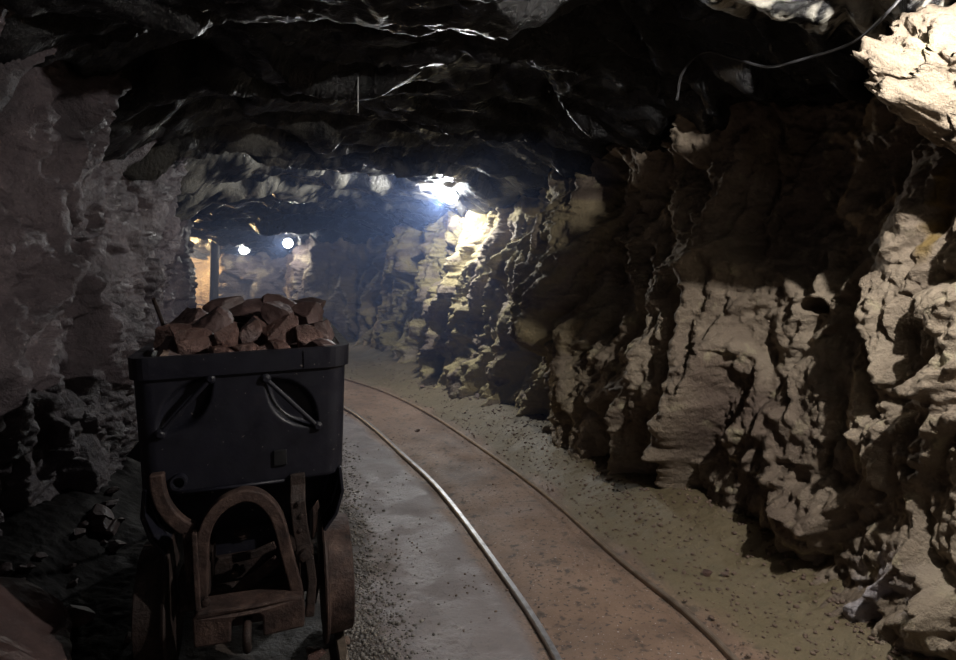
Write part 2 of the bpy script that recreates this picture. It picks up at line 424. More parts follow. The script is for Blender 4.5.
# ------------------------------------------------------------------ wall_left
s, bx, by, tx, ty = resample(L_PTS, 0.0060, 0.012)
nh = 300
hh = np.linspace(-0.2, 2.95, nh)
S, H = np.meshgrid(s, hh, indexing='ij'); BX = np.repeat(bx, nh); BY = np.repeat(by, nh)
NX = np.repeat(ty, nh); NY = np.repeat(-tx, nh)
H = H.ravel()
P = np.stack([BX, BY, H], 1)
warp = np.stack([fbm(P * 1.2, 3, 401), fbm(P * 1.2, 3, 402), fbm(P * 1.2, 3, 403)], 1)
Q = P + 0.32 * warp
slant = np.stack([Q[:, 0] - 0.25 * Q[:, 2], Q[:, 1] - 0.25 * Q[:, 2], Q[:, 2] * 0.26], 1)
f1, c1 = facets(slant * 2.0, 411, 0.8)
f2, c2 = facets(slant * 6.0 + 1.7, 431, 0.8)
f3, c3 = facets(slant * 15.0 + 1.7, 441, 0.8)
prof = np.interp(H, [-0.2, 0.0, 0.4, 0.9, 1.6, 2.1, 2.5, 2.8], [0.10, 0.05, 0.0, -0.01, -0.02, 0.04, 0.22, 0.40])
disp = prof + 0.24 * f1 + 0.10 * f2 + 0.030 * f3 + 0.10 * fbm(Q * 1.0, 3, 461) + 0.05 * fbm(slant * 7, 3, 471, ridged=True) + 0.012 * fbm(P * 20, 3, 481)
disp -= 0.03 * smooth(0.08, 0.0, c1) + 0.014 * smooth(0.08, 0.0, c2)
disp *= np.where(BY > 9.6, 0.6, 1.0)
V = np.stack([BX + NX * disp, BY + NY * disp, H], 1)
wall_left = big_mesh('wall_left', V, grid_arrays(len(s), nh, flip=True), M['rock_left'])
tag(wall_left, 'rough grey-brown rock wall along the left of the tunnel', None, None, 'structure')

# ------------------------------------------------------------------ ceiling and floor (height fields over the plan)
def plan_grid(nd, nl, y0, y1, lo, hi, nyb, nxb):
    d = np.geomspace(y0, y1, nd); t = np.linspace(lo, hi, nl)
    D, T = np.meshgrid(d, t, indexing='ij')
    X = (D * T).ravel(); Y = D.ravel()
    yb = np.linspace(-4.5, y0, nyb); xb = np.linspace(-2.6, 2.6, nxb)
    YB, XB = np.meshgrid(yb, xb, indexing='ij')
    q = np.vstack([grid_arrays(nd, nl, 0), grid_arrays(nyb, nxb, nd * nl)])
    return np.concatenate([X, XB.ravel()]), np.concatenate([Y, YB.ravel()]), q

X, Y, q = plan_grid(480, 470, 1.25, 15.2, -1.75, 1.75, 70, 60)
keep = None
P = np.stack([X, Y, np.zeros_like(X)], 1)
warp = np.stack([fbm(P * 1.0, 3, 501), fbm(P * 1.0, 3, 502), np.zeros_like(X)], 1)
Q = P + 0.35 * warp
# slabby roof: beds that break off in long ledges running across the tunnel
A = np.stack([Q[:, 0] * 0.75 + Q[:, 1] * 0.35, Q[:, 1] * 2.0 - Q[:, 0] * 0.9, Q[:, 2]], 1)
f1, c1 = facets(A * 0.95, 511, 0.75)
f2, c2 = facets(A * 2.9 + 5, 521, 0.8)
Z = ceil_base(X, Y) + 0.20 * f1 + 0.09 * f2 + 0.07 * fbm(A * 1.6, 4, 531, ridged=True) + 0.018 * fbm(P * 10, 4, 541)
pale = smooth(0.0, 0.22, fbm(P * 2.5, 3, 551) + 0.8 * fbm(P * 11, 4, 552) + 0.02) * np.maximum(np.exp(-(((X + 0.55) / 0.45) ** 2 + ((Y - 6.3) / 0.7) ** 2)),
        np.maximum(smooth(0.5, 0.9, X) * smooth(2.85, 2.65, Y), 1.0 * np.exp(-(((X + 2.0) / 1.0) ** 2 + ((Y - 6.4) / 1.3) ** 2))))  # pools of lamplight on the roof, painted in as paler rock
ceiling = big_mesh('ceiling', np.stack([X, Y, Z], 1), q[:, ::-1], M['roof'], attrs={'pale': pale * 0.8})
tag(ceiling, 'low dark wet rock roof of the mine tunnel', None, None, 'structure')

X, Y, q = plan_grid(560, 500, 1.6, 15.2, -1.55, 1.55, 60, 60)
P = np.stack([X, Y, np.zeros_like(X)], 1)
Z = floor_z(X, Y)
NEAR_RAIL = [(0.44, -4.4), (0.44, 0), (0.41, 1.0), (0.345, 1.8), (0.284, 2.288), (0.104, 2.92), (-0.242, 3.94), (-0.595, 4.73), (-0.96, 5.515), (-1.32, 6.16), (-1.95, 7.05), (-2.75, 8.0), (-3.6, 9.2), (-4.2, 10.6), (-5.1, 12.2)]
FAR_RAIL = [(1.05, -4.4), (1.05, 0), (1.03, 1.0), (0.985, 1.8), (0.936, 2.259), (0.85, 2.60), (0.691, 3.017), (0.394, 3.94), (-0.065, 5.05), (-0.50, 6.0), (-0.96, 6.80), (-1.50, 7.52), (-2.3, 8.4), (-3.0, 9.4), (-3.65, 10.6), (-4.5, 12.0)]
def rail_dist(x, y, pts):
    c = catmull(pts, 12); best = np.full(len(x), 9.0, np.float32)
    for a, b in zip(c[:-1], c[1:]):
        ab = b - a; l2 = max(ab @ ab, 1e-9)
        t = np.clip(((x - a[0]) * ab[0] + (y - a[1]) * ab[1]) / l2, 0, 1)
        best = np.minimum(best, np.hypot(x - a[0] - t * ab[0], y - a[1] - t * ab[1]))
    return best
dn = rail_dist(X, Y, NEAR_RAIL); df = rail_dist(X, Y, FAR_RAIL)
dm = np.minimum(dn, df)
Z = Z * (0.25 + 0.75 * smooth(0.05, 0.3, dm)) - 0.012 * smooth(0.09, 0.05, dm)
nz = fbm(P * 2.4, 4, 601)
xf = np.interp(Y, np.array(FAR_RAIL)[:, 1], np.array(FAR_RAIL)[:, 0]); xn = np.interp(Y, np.array(NEAR_RAIL)[:, 1], np.array(NEAR_RAIL)[:, 0])
verge = smooth(0.02, 0.16, X - xf + 0.10 * nz) * 0.85
damp_sheen = smooth(0.02, 0.12, xn - X + 0.05 * nz) * smooth(0.85, 0.5, xn - X + 0.25 * nz) * 0.85  # damp strip; the lamp's bluish reflection is tinted into its colour
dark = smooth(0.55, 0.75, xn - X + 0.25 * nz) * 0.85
cart_shade = smooth(-0.95, -1.15, X + 0.33 * (Y - 2.2) + 0.08 * nz) * 0.95  # cart's shadow painted into the floor left of it, near-black and less glossy
floor = big_mesh('floor', np.stack([X, Y, Z], 1), q, M['floor'], attrs={'verge': verge, 'damp_sheen': damp_sheen, 'dark': dark, 'cart_shade': cart_shade, 'wet': damp_sheen * smooth(-0.15, 0.25, fbm(P * 5, 4, 611))})
tag(floor, 'trodden brown dirt floor of the mine tunnel', None, None, 'structure')

# end caps so the tunnel does not leak: the bend of the tunnel behind the viewer and the side chamber
def rough_panel(name, p0, p1, z0, z1, nrm, seed, mat, label):
    nu, nv = 70, 50
    u = np.linspace(0, 1, nu); v = np.linspace(0, 1, nv); U, W = np.meshgrid(u, v, indexing='ij'); U = U.ravel(); W = W.ravel()
    P = np.stack([p0[0] + (p1[0] - p0[0]) * U, p0[1] + (p1[1] - p0[1]) * U, z0 + (z1 - z0) * W], 1)
    f, c = facets(P * 1.8, seed, 0.9)
    d = 0.2 * f + 0.1 * fbm(P * 2, 4, seed + 5)
    P[:, 0] += nrm[0] * d; P[:, 1] += nrm[1] * d
    o = big_mesh(name, P, grid_arrays(nu, nv), mat)
    return tag(o, label, None, None, 'structure')
rough_panel('wall_back', (-2.6, -4.4), (2.6, -4.4), -0.2, 2.9, (0, 1), 701, M['rock_left'], 'rock face closing the tunnel behind the viewer')
rough_panel('wall_side', (-8.3, 10.6), (-8.3, 15.0), -0.2, 2.5, (1, 0), 721, M['rock_right'], 'rock face at the end of the side chamber')

# ray helper on the rock shell
def bvh_of(o):
    me = o.data
    n = len(me.vertices); co = np.empty(n * 3, np.float32); me.vertices.foreach_get('co', co)
    return co.reshape(-1, 3)
deps = bpy.context.evaluated_depsgraph_get()
SHELL = [BVHTree.FromObject(o, deps) for o in (wall_right, wall_left, ceiling, floor)]
def cast(o, d, dist=30.0):
    best = None
    d = Vector(d).normalized()
    for t in SHELL:
        h = t.ray_cast(Vector(o), d, dist)
        if h[0] is not None and (best is None or h[3] < best[2]):
            best = (h[0], h[1], h[3])
    return best
def ground(x, y):
    h = SHELL[3].ray_cast(Vector((x, y, 1.2)), Vector((0, 0, -1)))
    return h[0].z if h[0] is not None else 0.0

# ------------------------------------------------------------------ rails
def rail(name, pts, mat, label, top=0.030, head=0.036):
    c = catmull(pts, 14)
    path = [Vector((x, y, 0)) for x, y in c]
    hw = head / 2
    # head, web and foot of a light flat-bottomed rail; (across, up)
    sec = [(-hw + .004, top), (hw - .004, top), (hw, top - .005), (hw, top - .022), (.006, top - .028), (.006, top - .062), (.032, top - .068),
           (.032, top - .074), (-.032, top - .074), (-.032, top - .068), (-.006, top - .062), (-.006, top - .028), (-hw, top - .022), (-hw, top - .005)]
    mb = MB(); mb.sweep(path, sec, side=(0, 0, 1))
    o = mb.build(name, mat)
    return tag(o, label, 'rail', 'mine railway track')
rail('rail', NEAR_RAIL, M['rail_bright'], 'shiny steel rail curving along the floor, nearer the cart', top=0.011, head=0.028)
rail('rail', FAR_RAIL, M['rail_dull'], 'dull brown rail curving along the floor, nearer the right wall', top=0.010, head=0.024)

# ------------------------------------------------------------------ mine cart
YAW = math.radians(18); ROLL = math.radians(-1.3)
cart = empty('mine_cart', (-0.798, 2.18, 0.0), (0, ROLL, YAW))
tag(cart, 'black steel mine cart heaped with ore, rusty frame and wheels', 'mine cart')
CM = Matrix.Translation(cart.location) @ cart.rotation_euler.to_matrix().to_4x4()
LEN = 1.25; RZ = 1.13

def pocket(x, z):
    d = 0
    for cx, cz, ax in ((0.160, 0.943, (0.68, -0.73)), (-0.190, 0.962, (0.68, 0.73))):
        t = (x - cx) * ax[0] + (z - cz) * ax[1]; pp = -(x - cx) * ax[1] + (z - cz) * ax[0]
        w = 0.066 * max(0.0, 1 - (t / 0.132) ** 2)
        k = min(1.0, max(0.0, (w - abs(pp)) / 0.020)); k = k * k * (3 - 2 * k)
        d = max(d, 0.034 * k)
        # pressed rim of the pocket
    return d

def ring(z, w, yf, yb, r, nfront=96):
    pts = []
    for k in range(nfront + 1): pts.append((-w + r + (2 * w - 2 * r) * k / nfront, yf, 1))
    def arc(cx, cy, a0):
        for k in range(1, 7):
            a = a0 + math.pi / 2 * k / 6
            pts.append((cx + r * math.cos(a), cy + r * math.sin(a), 0))
    arc(w - r, yf + r, -math.pi / 2)
    for k in range(1, 12): pts.append((w, yf + r + (yb - yf - 2 * r) * k / 12, 0))
    arc(w - r, yb - r, 0)
    for k in range(1, 12): pts.append((w - r - (2 * w - 2 * r) * k / 12, yb, 0))
    arc(-w + r, yb - r, math.pi / 2)
    for k in range(1, 12): pts.append((-w, yb - r - (yb - yf - 2 * r) * k / 12, 0))
    arc(-w + r, yf + r, math.pi)
    return [(x, y + (pocket(x, z) if fr else 0), z) for x, y, fr in pts[:-1]]

def loft(rings, cap_last=True):
    vs = [p for r_ in rings for p in r_]; m = len(rings[0]); fs = []
    for i in range(len(rings) - 1):
        for k in range(m):
            k2 = (k + 1) % m
            fs.append((i * m + k, i * m + k2, (i + 1) * m + k2, (i + 1) * m + k))
    if cap_last: fs.append(tuple((len(rings) - 1) * m + k for k in range(m)))
    return vs, fs

def wz(z): return np.interp(z, [0.45, 0.55, 0.665, 1.13], [0.235, 0.290, 0.335, 0.358])
rings = [ring(1.03, 0.326, 0.020, LEN - 0.020, 0.05), ring(RZ - 0.002, 0.342, 0.016, LEN - 0.016, 0.05)]
for z in np.linspace(RZ, 0.672, 60): rings.append(ring(z, wz(z), 0.0, LEN, 0.06))
rings += [ring(0.664, 0.323, 0.004, LEN, 0.06), ring(0.660, 0.320, 0.13, LEN - .1, 0.05), ring(0.55, 0.285, 0.15, LEN - .12, 0.05), ring(0.45, 0.21, 0.17, LEN - .15, 0.05)]
vs, fs = loft(rings)
m0 = len(rings[0]); fs.append(tuple(range(m0))[::-1])
mb = MB(); mb.add(vs, fs)
body = mb.build('tub_body', M['paint'], cart, shade=True)
body['label'] = 'black painted steel tub with two pressed pockets'
# lower skirts at either side of the front plate, folding under the tub
for sx in (-1, 1):
    pr = [(0.322, 0.69), (0.330, 0.60), (0.305, 0.52), (0.262, 0.465)]
    mb = MB(); mb.sweep([(sx * x, 0.06, z) for x, z in pr], rrect(0.012, 0.12))
    mb.build('side_skirt', M['paint'], cart, bevel=0.003)
    mb = MB(); mb.sweep([(sx * x, LEN / 2 + 0.03, z) for x, z in pr], rrect(0.012, 1.05))
    mb.build('side_plate', M['paint'], cart, bevel=0.003)
# rim band
def band(z0, z1, e):
    o1 = ring(z0, wz(z0) + e, -e, LEN + e, 0.06 + e); o2 = ring(z1, wz(z1) + e, -e, LEN + e, 0.06 + e)
    i1 = ring(z0, wz(z0) - 0.004, 0.004, LEN - 0.004, 0.055); i2 = ring(z1, wz(z1) - 0.020, 0.018, LEN - 0.018, 0.05)
    f = lambda r_: [(x, (y if y > 0.06 or y < -.001 else y), z) for x, y, z in r_]
    return [f(i1), f(o1), f(o2), f(i2)]
vs, fs = loft(band(1.062, RZ + 0.006, 0.013), cap_last=False)
mb = MB(); mb.add(vs, fs)
rim = mb.build('rim_band', M['paint'], cart)
rim['label'] = 'flat steel band around the top of the tub'
mb = MB(); mb.box((0.205, -0.014, 1.098), (0.004, 0.006, 0.060)); mb.build('weld_seam', M['paint'], rim)
# diagonal bars across the pockets
for p0, p1 in (((0.072, 1.036), (0.246, 0.850)), ((-0.268, 0.876), (-0.108, 1.050))):
    mb = MB(); mb.rod((p0[0], -0.004, p0[1]), (p1[0], -0.004, p1[1]), 0.0085, 12)
    for p in (p0, p1): mb.lathe((p[0], 0.008, p[1]), (0, -1, 0), [(0, 0.020), (0.016, 0.017), (0.024, 0.008)], 14)
    mb.build('pocket_bar', M['paint'], cart, shade=False)
# lower lip of the front plate
mb = MB(); mb.rod((-0.25, -0.003, 0.668), (0.17, -0.003, 0.668), 0.006, 8)
mb.build('plate_lip', M['paint'], cart, shade=True)
# drain pipe stub
mb = MB(); mb.lathe((-0.212, 0.01, 0.712), (0, -1, 0), [(0, 0.026), (0.040, 0.026), (0.040, 0.018), (0.004, 0.017)], 20, caps=False)
mb.build('drain_pipe', M['paint'], cart)
# pointed trunnion lug on the left flank
mb = MB(); mb.add([(-.325, .10, .866), (-.325, .10, .745), (-.392, .10, .786), (-.325, .16, .866), (-.325, .16, .745), (-.392, .16, .786)],
                  [(0, 1, 2), (5, 4, 3), (0, 3, 4, 1), (1, 4, 5, 2), (2, 5, 3, 0)])
mb.build('side_lug', M['paint'], cart)
# small hatch plate at lower right of the front
mb = MB(); mb.box((0.115, -0.004, 0.752), (0.045, 0.010, 0.055))
mb.build('latch_plate', M['black'], cart, bevel=0.003)

# chassis
mb = MB()
for x in (-0.15, 0.15): mb.box((x, LEN / 2 + 0.02, 0.36), (0.05, LEN + 0.06, 0.10))
mb.box((0, 0.20, 0.30), (0.26, 0.03, 0.09)); mb.box((0, LEN - 0.15, 0.36), (0.26, 0.05, 0.09))
mb.build('chassis_frame', M['dark_rust'], cart, bevel=0.004)
mb = MB(); mb.box((0, 0.235, 0.40), (0.44, 0.012, 0.52))
mb.build('back_plate', M['paint'], cart)
mb = MB(); mb.lathe((-0.03, 0.230, 0.415), (0, -1, 0), [(0, 0.030), (0.012, 0.030), (0.014, 0.016), (0.024, 0.016), (0.026, 0.006)], 18)
mb.build('bolt_boss', M['dark_rust'], cart)
# bumper block with slot and drawhook
S0 = -0.037
out = [(-.164, .206), (-.052, .206), (-.050, .272), (-.036, .284), (.034, .284), (.046, .272), (.048, .206), (.180, .206), (.184, .262), (.178, .312), (.120, .320), (.030, .316), (-.060, .320), (-.150, .322), (-.168, .300)]
n_ = len(out)
mb = MB(); mb.add([(x, -.148 + .012 * abs(x) / .18, z) for x, z in out] + [(x, -.036, z) for x, z in out],
                  [tuple(range(n_)), tuple(range(n_, 2 * n_))[::-1]] + [(i, (i + 1) % n_, n_ + (i + 1) % n_, n_ + i) for i in range(n_)])
mb.box((0, -.045, .25), (.11, .02, .085))
bum = mb.build('bumper', M['rust'], cart, bevel=0.007)
bum['label'] = 'rusty cast bumper block with a slot'
mb = MB(); mb.sweep([(-0.001, -0.06, 0.252), (-0.001, -0.14, 0.250), (-0.001, -0.172, 0.238), (-0.001, -0.182, 0.215), (-0.001, -0.170, 0.190), (-0.001, -0.145, 0.182)], circ(0.014, 8), side=(1, 0, 0))
mb.build('drawhook', M['dark_rust'], cart, shade=True)
# arched hoop
hoop = [(-.146, .32), (-.140, .44), (-.136, .52), (-.122, .575), (-.100, .615), (-.066, .645), (-.028, .660), (0.0, .664), (.035, .654), (.066, .628), (.092, .590), (.110, .540), (.124, .47), (.142, .39), (.162, .30)]
hc = catmull(hoop, 6)
mb = MB(); mb.sweep([(x, -0.075, z) for x, z in hc], rrect(0.040, 0.050))
mb.build('arch_hoop', M['rust'], cart, bevel=0.005, label='arched rusty bar above the bumper')
# left branching arm
arm = catmull([(-.272, .760), (-.270, .715), (-.258, .665), (-.236, .622), (-.205, .584), (-.170, .558)], 6)
mb = MB(); mb.sweep([(x, -0.05, z) for x, z in arm], rrect(0.044, 0.040))
mb.build('side_arm', M['rust'], cart, bevel=0.006, label='curved rusty arm reaching up the tub')
mb = MB(); mb.add([(-.200, -.07, .565), (-.152, -.07, .555), (-.176, -.07, .385), (-.190, -.07, .385), (-.200, -.04, .565), (-.152, -.04, .555), (-.176, -.04, .385), (-.190, -.04, .385)],
                  [(0, 1, 2, 3), (7, 6, 5, 4), (0, 4, 5, 1), (1, 5, 6, 2), (2, 6, 7, 3), (3, 7, 4, 0)])
mb.build('gusset', M['rust'], cart, bevel=0.004)
mb = MB(); mb.sweep([(-.158, -.085, .565), (-.155, -.09, .45), (-.150, -.095, .315)], rrect(0.016, 0.05)); mb.build('upright_strap', M['rust'], cart, bevel=0.003)
mb = MB(); mb.lathe((-.128, -.10, .335), (0, -1, 0), [(0, .014), (.012, .014), (.014, .008)], 10); mb.build('bolt_head', M['rust'], cart)
# right arm: strap riveted to the tub, running down to the bumper
mb = MB(); mb.sweep([(.172, -.012, .690), (.172, -.014, .65), (.170, -.045, .60), (.176, -.05, .52), (.186, -.05, .45), (.192, -.055, .40)], rrect(0.052, 0.022), side=(0, 1, 0))
mb.build('side_arm', M['dark_rust'], cart, bevel=0.004, label='straight rusty strap riveted to the tub')
mb = MB(); mb.sweep([(.186, -.055, .44), (.205, -.06, .40), (.212, -.065, .33), (.205, -.07, .26), (.200, -.07, .21)], rrect(0.030, 0.040)); mb.build('curved_link', M['dark_rust'], cart, bevel=0.004)
mb = MB(); mb.lathe((.190, -.03, .425), (0, -1, 0), [(0, .030), (.035, .030), (.037, .020), (.060, .019), (.062, .010)], 18); mb.build('pivot_pin', M['dark_rust'], cart)
for z in (.555, .505, .60):
    mb = MB(); mb.lathe((.172 + .005 * (z * 100 % 2), -.058, z), (0, -1, 0), [(0, .009), (.006, .008), (.008, .003)], 10); mb.build('rivet', M['dark_rust'], cart)
mb = MB(); mb.lathe((.206, -.02, .225), (.044, .10, .110), [(0, .020), (.125, .020), (.125, .014), (.02, .013)], 16, caps=False); mb.build('pipe_stub', M['rust'], cart)
# brake levers inside the hoop
mb = MB(); mb.sweep([(-.075, .03, .250), (-.02, .04, .300), (.05, .05, .335), (.10, .05, .365)], rrect(0.040, 0.016)); mb.build('lever', M['rust'], cart, bevel=0.004)
mb = MB(); mb.sweep([(-.06, .10, .372), (.02, .10, .378), (.09, .10, .40)], rrect(0.030, 0.014)); mb.build('lever', M['dark_rust'], cart, bevel=0.004)
mb = MB(); mb.rod((-.045, .06, .36), (-.045, .0, .36), .012, 10); mb.build('lever_pin', M['dark_rust'], cart)
# axles and wheels
for y in (0.16, LEN - 0.17):
    mb = MB(); mb.rod((-.36, y, .235), (.36, y, .235), .024, 14); mb.build('axle', M['dark_rust'], cart, shade=False)
    for sx in (-1, 1):
        mb = MB(); mb.box((sx * .205, y, .27), (.075, .11, .13)); mb.build('axle_box', M['dark_rust'], cart, bevel=0.008)
        mb = MB()
        mb.lathe((sx * .252, y, .235), (sx, 0, 0), [(0, .05), (.004, .205), (.004, .236), (.010, .240), (.018, .236), (.024, .212), (.106, .205), (.110, .198), (.110, .168), (.075, .160), (.060, .09), (.075, .075), (.118, .072), (.122, .030)], 48)
        mb.build('wheel', M['rust'] if sx > 0 else M['dark_rust'], cart, shade=False)  # left wheel in darker rust, its shade put into the colour
# track under the cart
for sx in (-1, 1):
    pts = []
    for y in (-2.2, -1.2, -0.4, 0.4, 1.2, 2.2, 3.4, 4.8):
        p = CM @ Vector((sx * .316, y, 0)); pts.append((p.x + (-0.020 * max(0, y - 1.0) ** 2), p.y))
    rail('rail', pts, M['rail_dull'], 'rusty rail under the cart wheels, ' + ('on the left wall side' if sx < 0 else 'on the side of the open track'), top=0.028, head=0.036)

# ------------------------------------------------------------------ rocks
import bmesh
def ico(sub):
    bm = bmesh.new(); bmesh.ops.create_icosphere(bm, subdivisions=sub, radius=1.0)
    v = np.array([x.co[:] for x in bm.verts], np.float32); f = [[i.index for i in x.verts] for x in bm.faces]; bm.free()
    return v, f
ICO3 = ico(4); ICO2 = ico(3)
def rock_mesh(name, seed, dims, mat, planes=10, base=ICO3, cut=(0.32, 0.72), noise=0.07):
    rng = np.random.RandomState(seed)
    v = base[0].copy()
    for k in range(planes):
        n = rng.normal(size=3); n /= np.linalg.norm(n); d = rng.uniform(*cut)
        e = v @ n - d; v -= np.where(e > 0, e, 0)[:, None] * n * 0.96
    v += v * (noise * fbm(v * 2.2 + seed, 3, seed)[:, None] + 0.35 * noise * fbm(v * 8 + seed, 2, seed + 3)[:, None])
    v /= np.abs(v).max(axis=0)
    v *= np.array(dims, np.float32) / 2
    me = bpy.data.meshes.new(name)
    me.from_pydata([tuple(map(float, x)) for x in v], [], base[1]); me.update()
    me.materials.append(mat)
    return me
def rock(name, seed, loc, dims, rot, mat, label, cat, group=None, **kw):
    me = rock_mesh(name, seed, dims, mat, **kw)
    o = bpy.data.objects.new(name, me); col.objects.link(o)
    o.location = loc; o.rotation_euler = rot
    return tag(o, label, cat, group)

# ore heap: (local x, y, z, dims, rot, material, label)
ORE = [
    (-.185, .12, 1.150, (.20, .17, .15), (.3, .5, .2), 'ore', 'largest angular red-brown ore chunk at the front left of the cart heap'),
    (-.060, .16, 1.165, (.13, .12, .14), (.2, -.6, .9), 'ore', 'pointed ore chunk left of centre in the cart with a pale wet edge'),
    (.030, .22, 1.190, (.13, .12, .13), (.1, .8, .3), 'ore', 'three-sided red ore chunk at the centre of the cart heap'),
    (.145, .20, 1.175, (.17, .15, .14), (.4, -.4, .5), 'ore', 'blocky ore chunk right of centre in the cart heap'),
    (.230, .14, 1.150, (.13, .12, .10), (.1, .5, .4), 'ore', 'small three-sided ore chunk at the front right of the heap'),
    (.010, .08, 1.130, (.16, .10, .07), (.1, .1, .1), 'ore', 'low flat red ore chunk at the middle of the front rim'),
    (.000, .60, 1.225, (.34, .30, .13), (.10, -.12, .3), 'dark_ore', 'broad smooth dark slab crowning the ore heap'),
    (.170, .70, 1.215, (.26, .26, .20), (.3, .2, .8), 'dark_ore', 'big black ore boulder at the back right of the heap top'),
    (.245, .46, 1.190, (.18, .22, .16), (.2, .5, .1), 'dark_ore', 'rounded dark ore chunk at the right edge of the heap'),
    (-.265, .09, 1.128, (.06, .06, .05), (.4, .2, .8), 'stone', 'tiny pale ore chip at the front left rim of the cart'),
    (-.150, .36, 1.200, (.20, .20, .15), (.2, -.3, .5), 'dark_ore', 'dark ore chunk behind the largest angular chunk on the left'),
    (.100, .40, 1.215, (.17, .18, .15), (.5, .2, .2), 'dark_ore', 'black wet ore chunk under the crowning slab'),
    (-.075, .08, 1.128, (.10, .09, .06), (.3, .3, .2), 'ore', 'small brown ore chunk at the front rim, left of the flat one'),
    (.120, .09, 1.128, (.10, .09, .06), (.2, .3, .9), 'ore', 'small brown ore chunk at the front rim, right of the flat one'),
    (-.250, .62, 1.190, (.18, .24, .14), (.2, -.2, .3), 'dark_ore', 'dark ore chunk along the left rim towards the back'),
    (-.270, .34, 1.165, (.16, .20, .14), (.3, .2, .9), 'ore', 'brown ore chunk against the left rim, behind the largest chunk'),
    (.275, .27, 1.165, (.12, .16, .13), (.1, .4, .9), 'dark_ore', 'dark ore chunk against the right rim of the cart'),
    (.260, .85, 1.190, (.18, .26, .16), (.1, .1, .4), 'dark_ore', 'dark ore chunk at the far right of the heap'),
    (-.120, .88, 1.190, (.24, .22, .18), (.2, -.2, .3), 'dark_ore', 'dark ore chunk at the far left of the heap'),
]
for k, (x, y, z, dims, rot, mt, lab) in enumerate(ORE):
    rock('ore_chunk', 900 + k * 7, CM @ Vector((x, y, z)), dims, (rot[0], rot[1], rot[2] + YAW), M[mt], lab, 'ore', 'ore chunks heaped in the cart')
rng = random.Random(5)
k = 0
for layer, z0 in ((1, 1.085),):
    for iy in range(8):
        for ix in range(4):
            x = -.235 + ix * .157 + rng.uniform(-.02, .02); y = .10 + iy * .150 + rng.uniform(-.03, .03)
            heap = 0.05 * layer * (1 - (x / .33) ** 2) * math.sin(math.pi * min(1, max(0, y / LEN)))
            p = CM @ Vector((x, y, z0 + heap))
            rock('ore_chunk', 2000 + k, p, (rng.uniform(.13, .18), rng.uniform(.13, .18), rng.uniform(.10, .14)), (rng.uniform(-.5, .5), rng.uniform(-.5, .5), rng.uniform(0, 3)),
                 M['ore'] if rng.random() < .5 else M['dark_ore'], 'plain ore lump in the %s row from the cart front, %s' % (('first', 'second', 'third', 'fourth', 'fifth', 'sixth', 'seventh', 'last')[iy], ('against the left rim', 'left of the middle', 'right of the middle', 'against the right rim')[ix]), 'ore', 'ore chunks heaped in the cart', base=ICO2)
            k += 1

# loose stones
STONES = [
    (1.06, 2.86, .050, .040, 'ore', 'red-brown stone lying alone beside the far rail'),
    (0.96, 2.88, .030, .020, 'stone', 'small flat stone just left of the lone red-brown stone'),
    (1.135, 2.84, .045, .025, 'stone', 'flat brown stone just right of the lone red-brown stone'),
    (-0.60, 2.27, .10, .06, 'ore', 'red stone on the ground below the cart bumper, right side'),
    (-0.50, 2.36, .055, .04, 'stone', 'small stone by the foot of the right cart wheel'),
    (-1.245, 2.33, .075, .05, 'stone', 'pale stone in the dark left of the cart bumper'),
    (-1.33, 2.36, .05, .035, 'stone', 'smaller pale stone farther left in the dark by the cart'),
    (0.02, 6.2, .10, .06, 'stone', 'tan stone at the foot of the right wall under the middle lamp'),
    (-0.52, 5.3, .05, .03, 'stone', 'little stone between the two rails, far along the track'),
    (-0.62, 7.0, .09, .05, 'stone', 'yellowish stone between the far rail and the distant right wall'),
]
for k, (x, y, sz, h, mt, lab) in enumerate(STONES):
    rock('loose_stone', 3000 + k * 3, (x, y, ground(x, y) + h * 0.32), (sz, sz * .8, h), (0, 0, k * 1.3), M[mt], lab, 'stone', 'loose stones on the tunnel floor', base=ICO2)
rock('boulder', 3111, (-1.56, 2.02, ground(-1.56, 2.02) + 0.08), (.72, .50, .50), (0.1, 0.25, 0.6), M['dark_ore'], 'brown boulder at the foot of the left wall, nearest the viewer', 'boulder', planes=9)
rng = random.Random(11)
for k in range(60):
    y = rng.uniform(2.2, 3.6); x = float(xl(y)) + rng.uniform(.15, .85); sz = rng.choice((.05, .06, .08, .10, .16))
    if x > -1.50 - 0.33 * (y - 2.2): continue
    rock('rubble_stone', 3300 + k, (x, y, ground(x, y) + sz * .2), (sz, sz * .85, sz * .6), (rng.uniform(-.3, .3), 0, rng.uniform(0, 3)), M['dark_ore'], 'rubble stone in the dark between cart and left wall', 'stone', 'rubble left of the cart', base=ICO2)

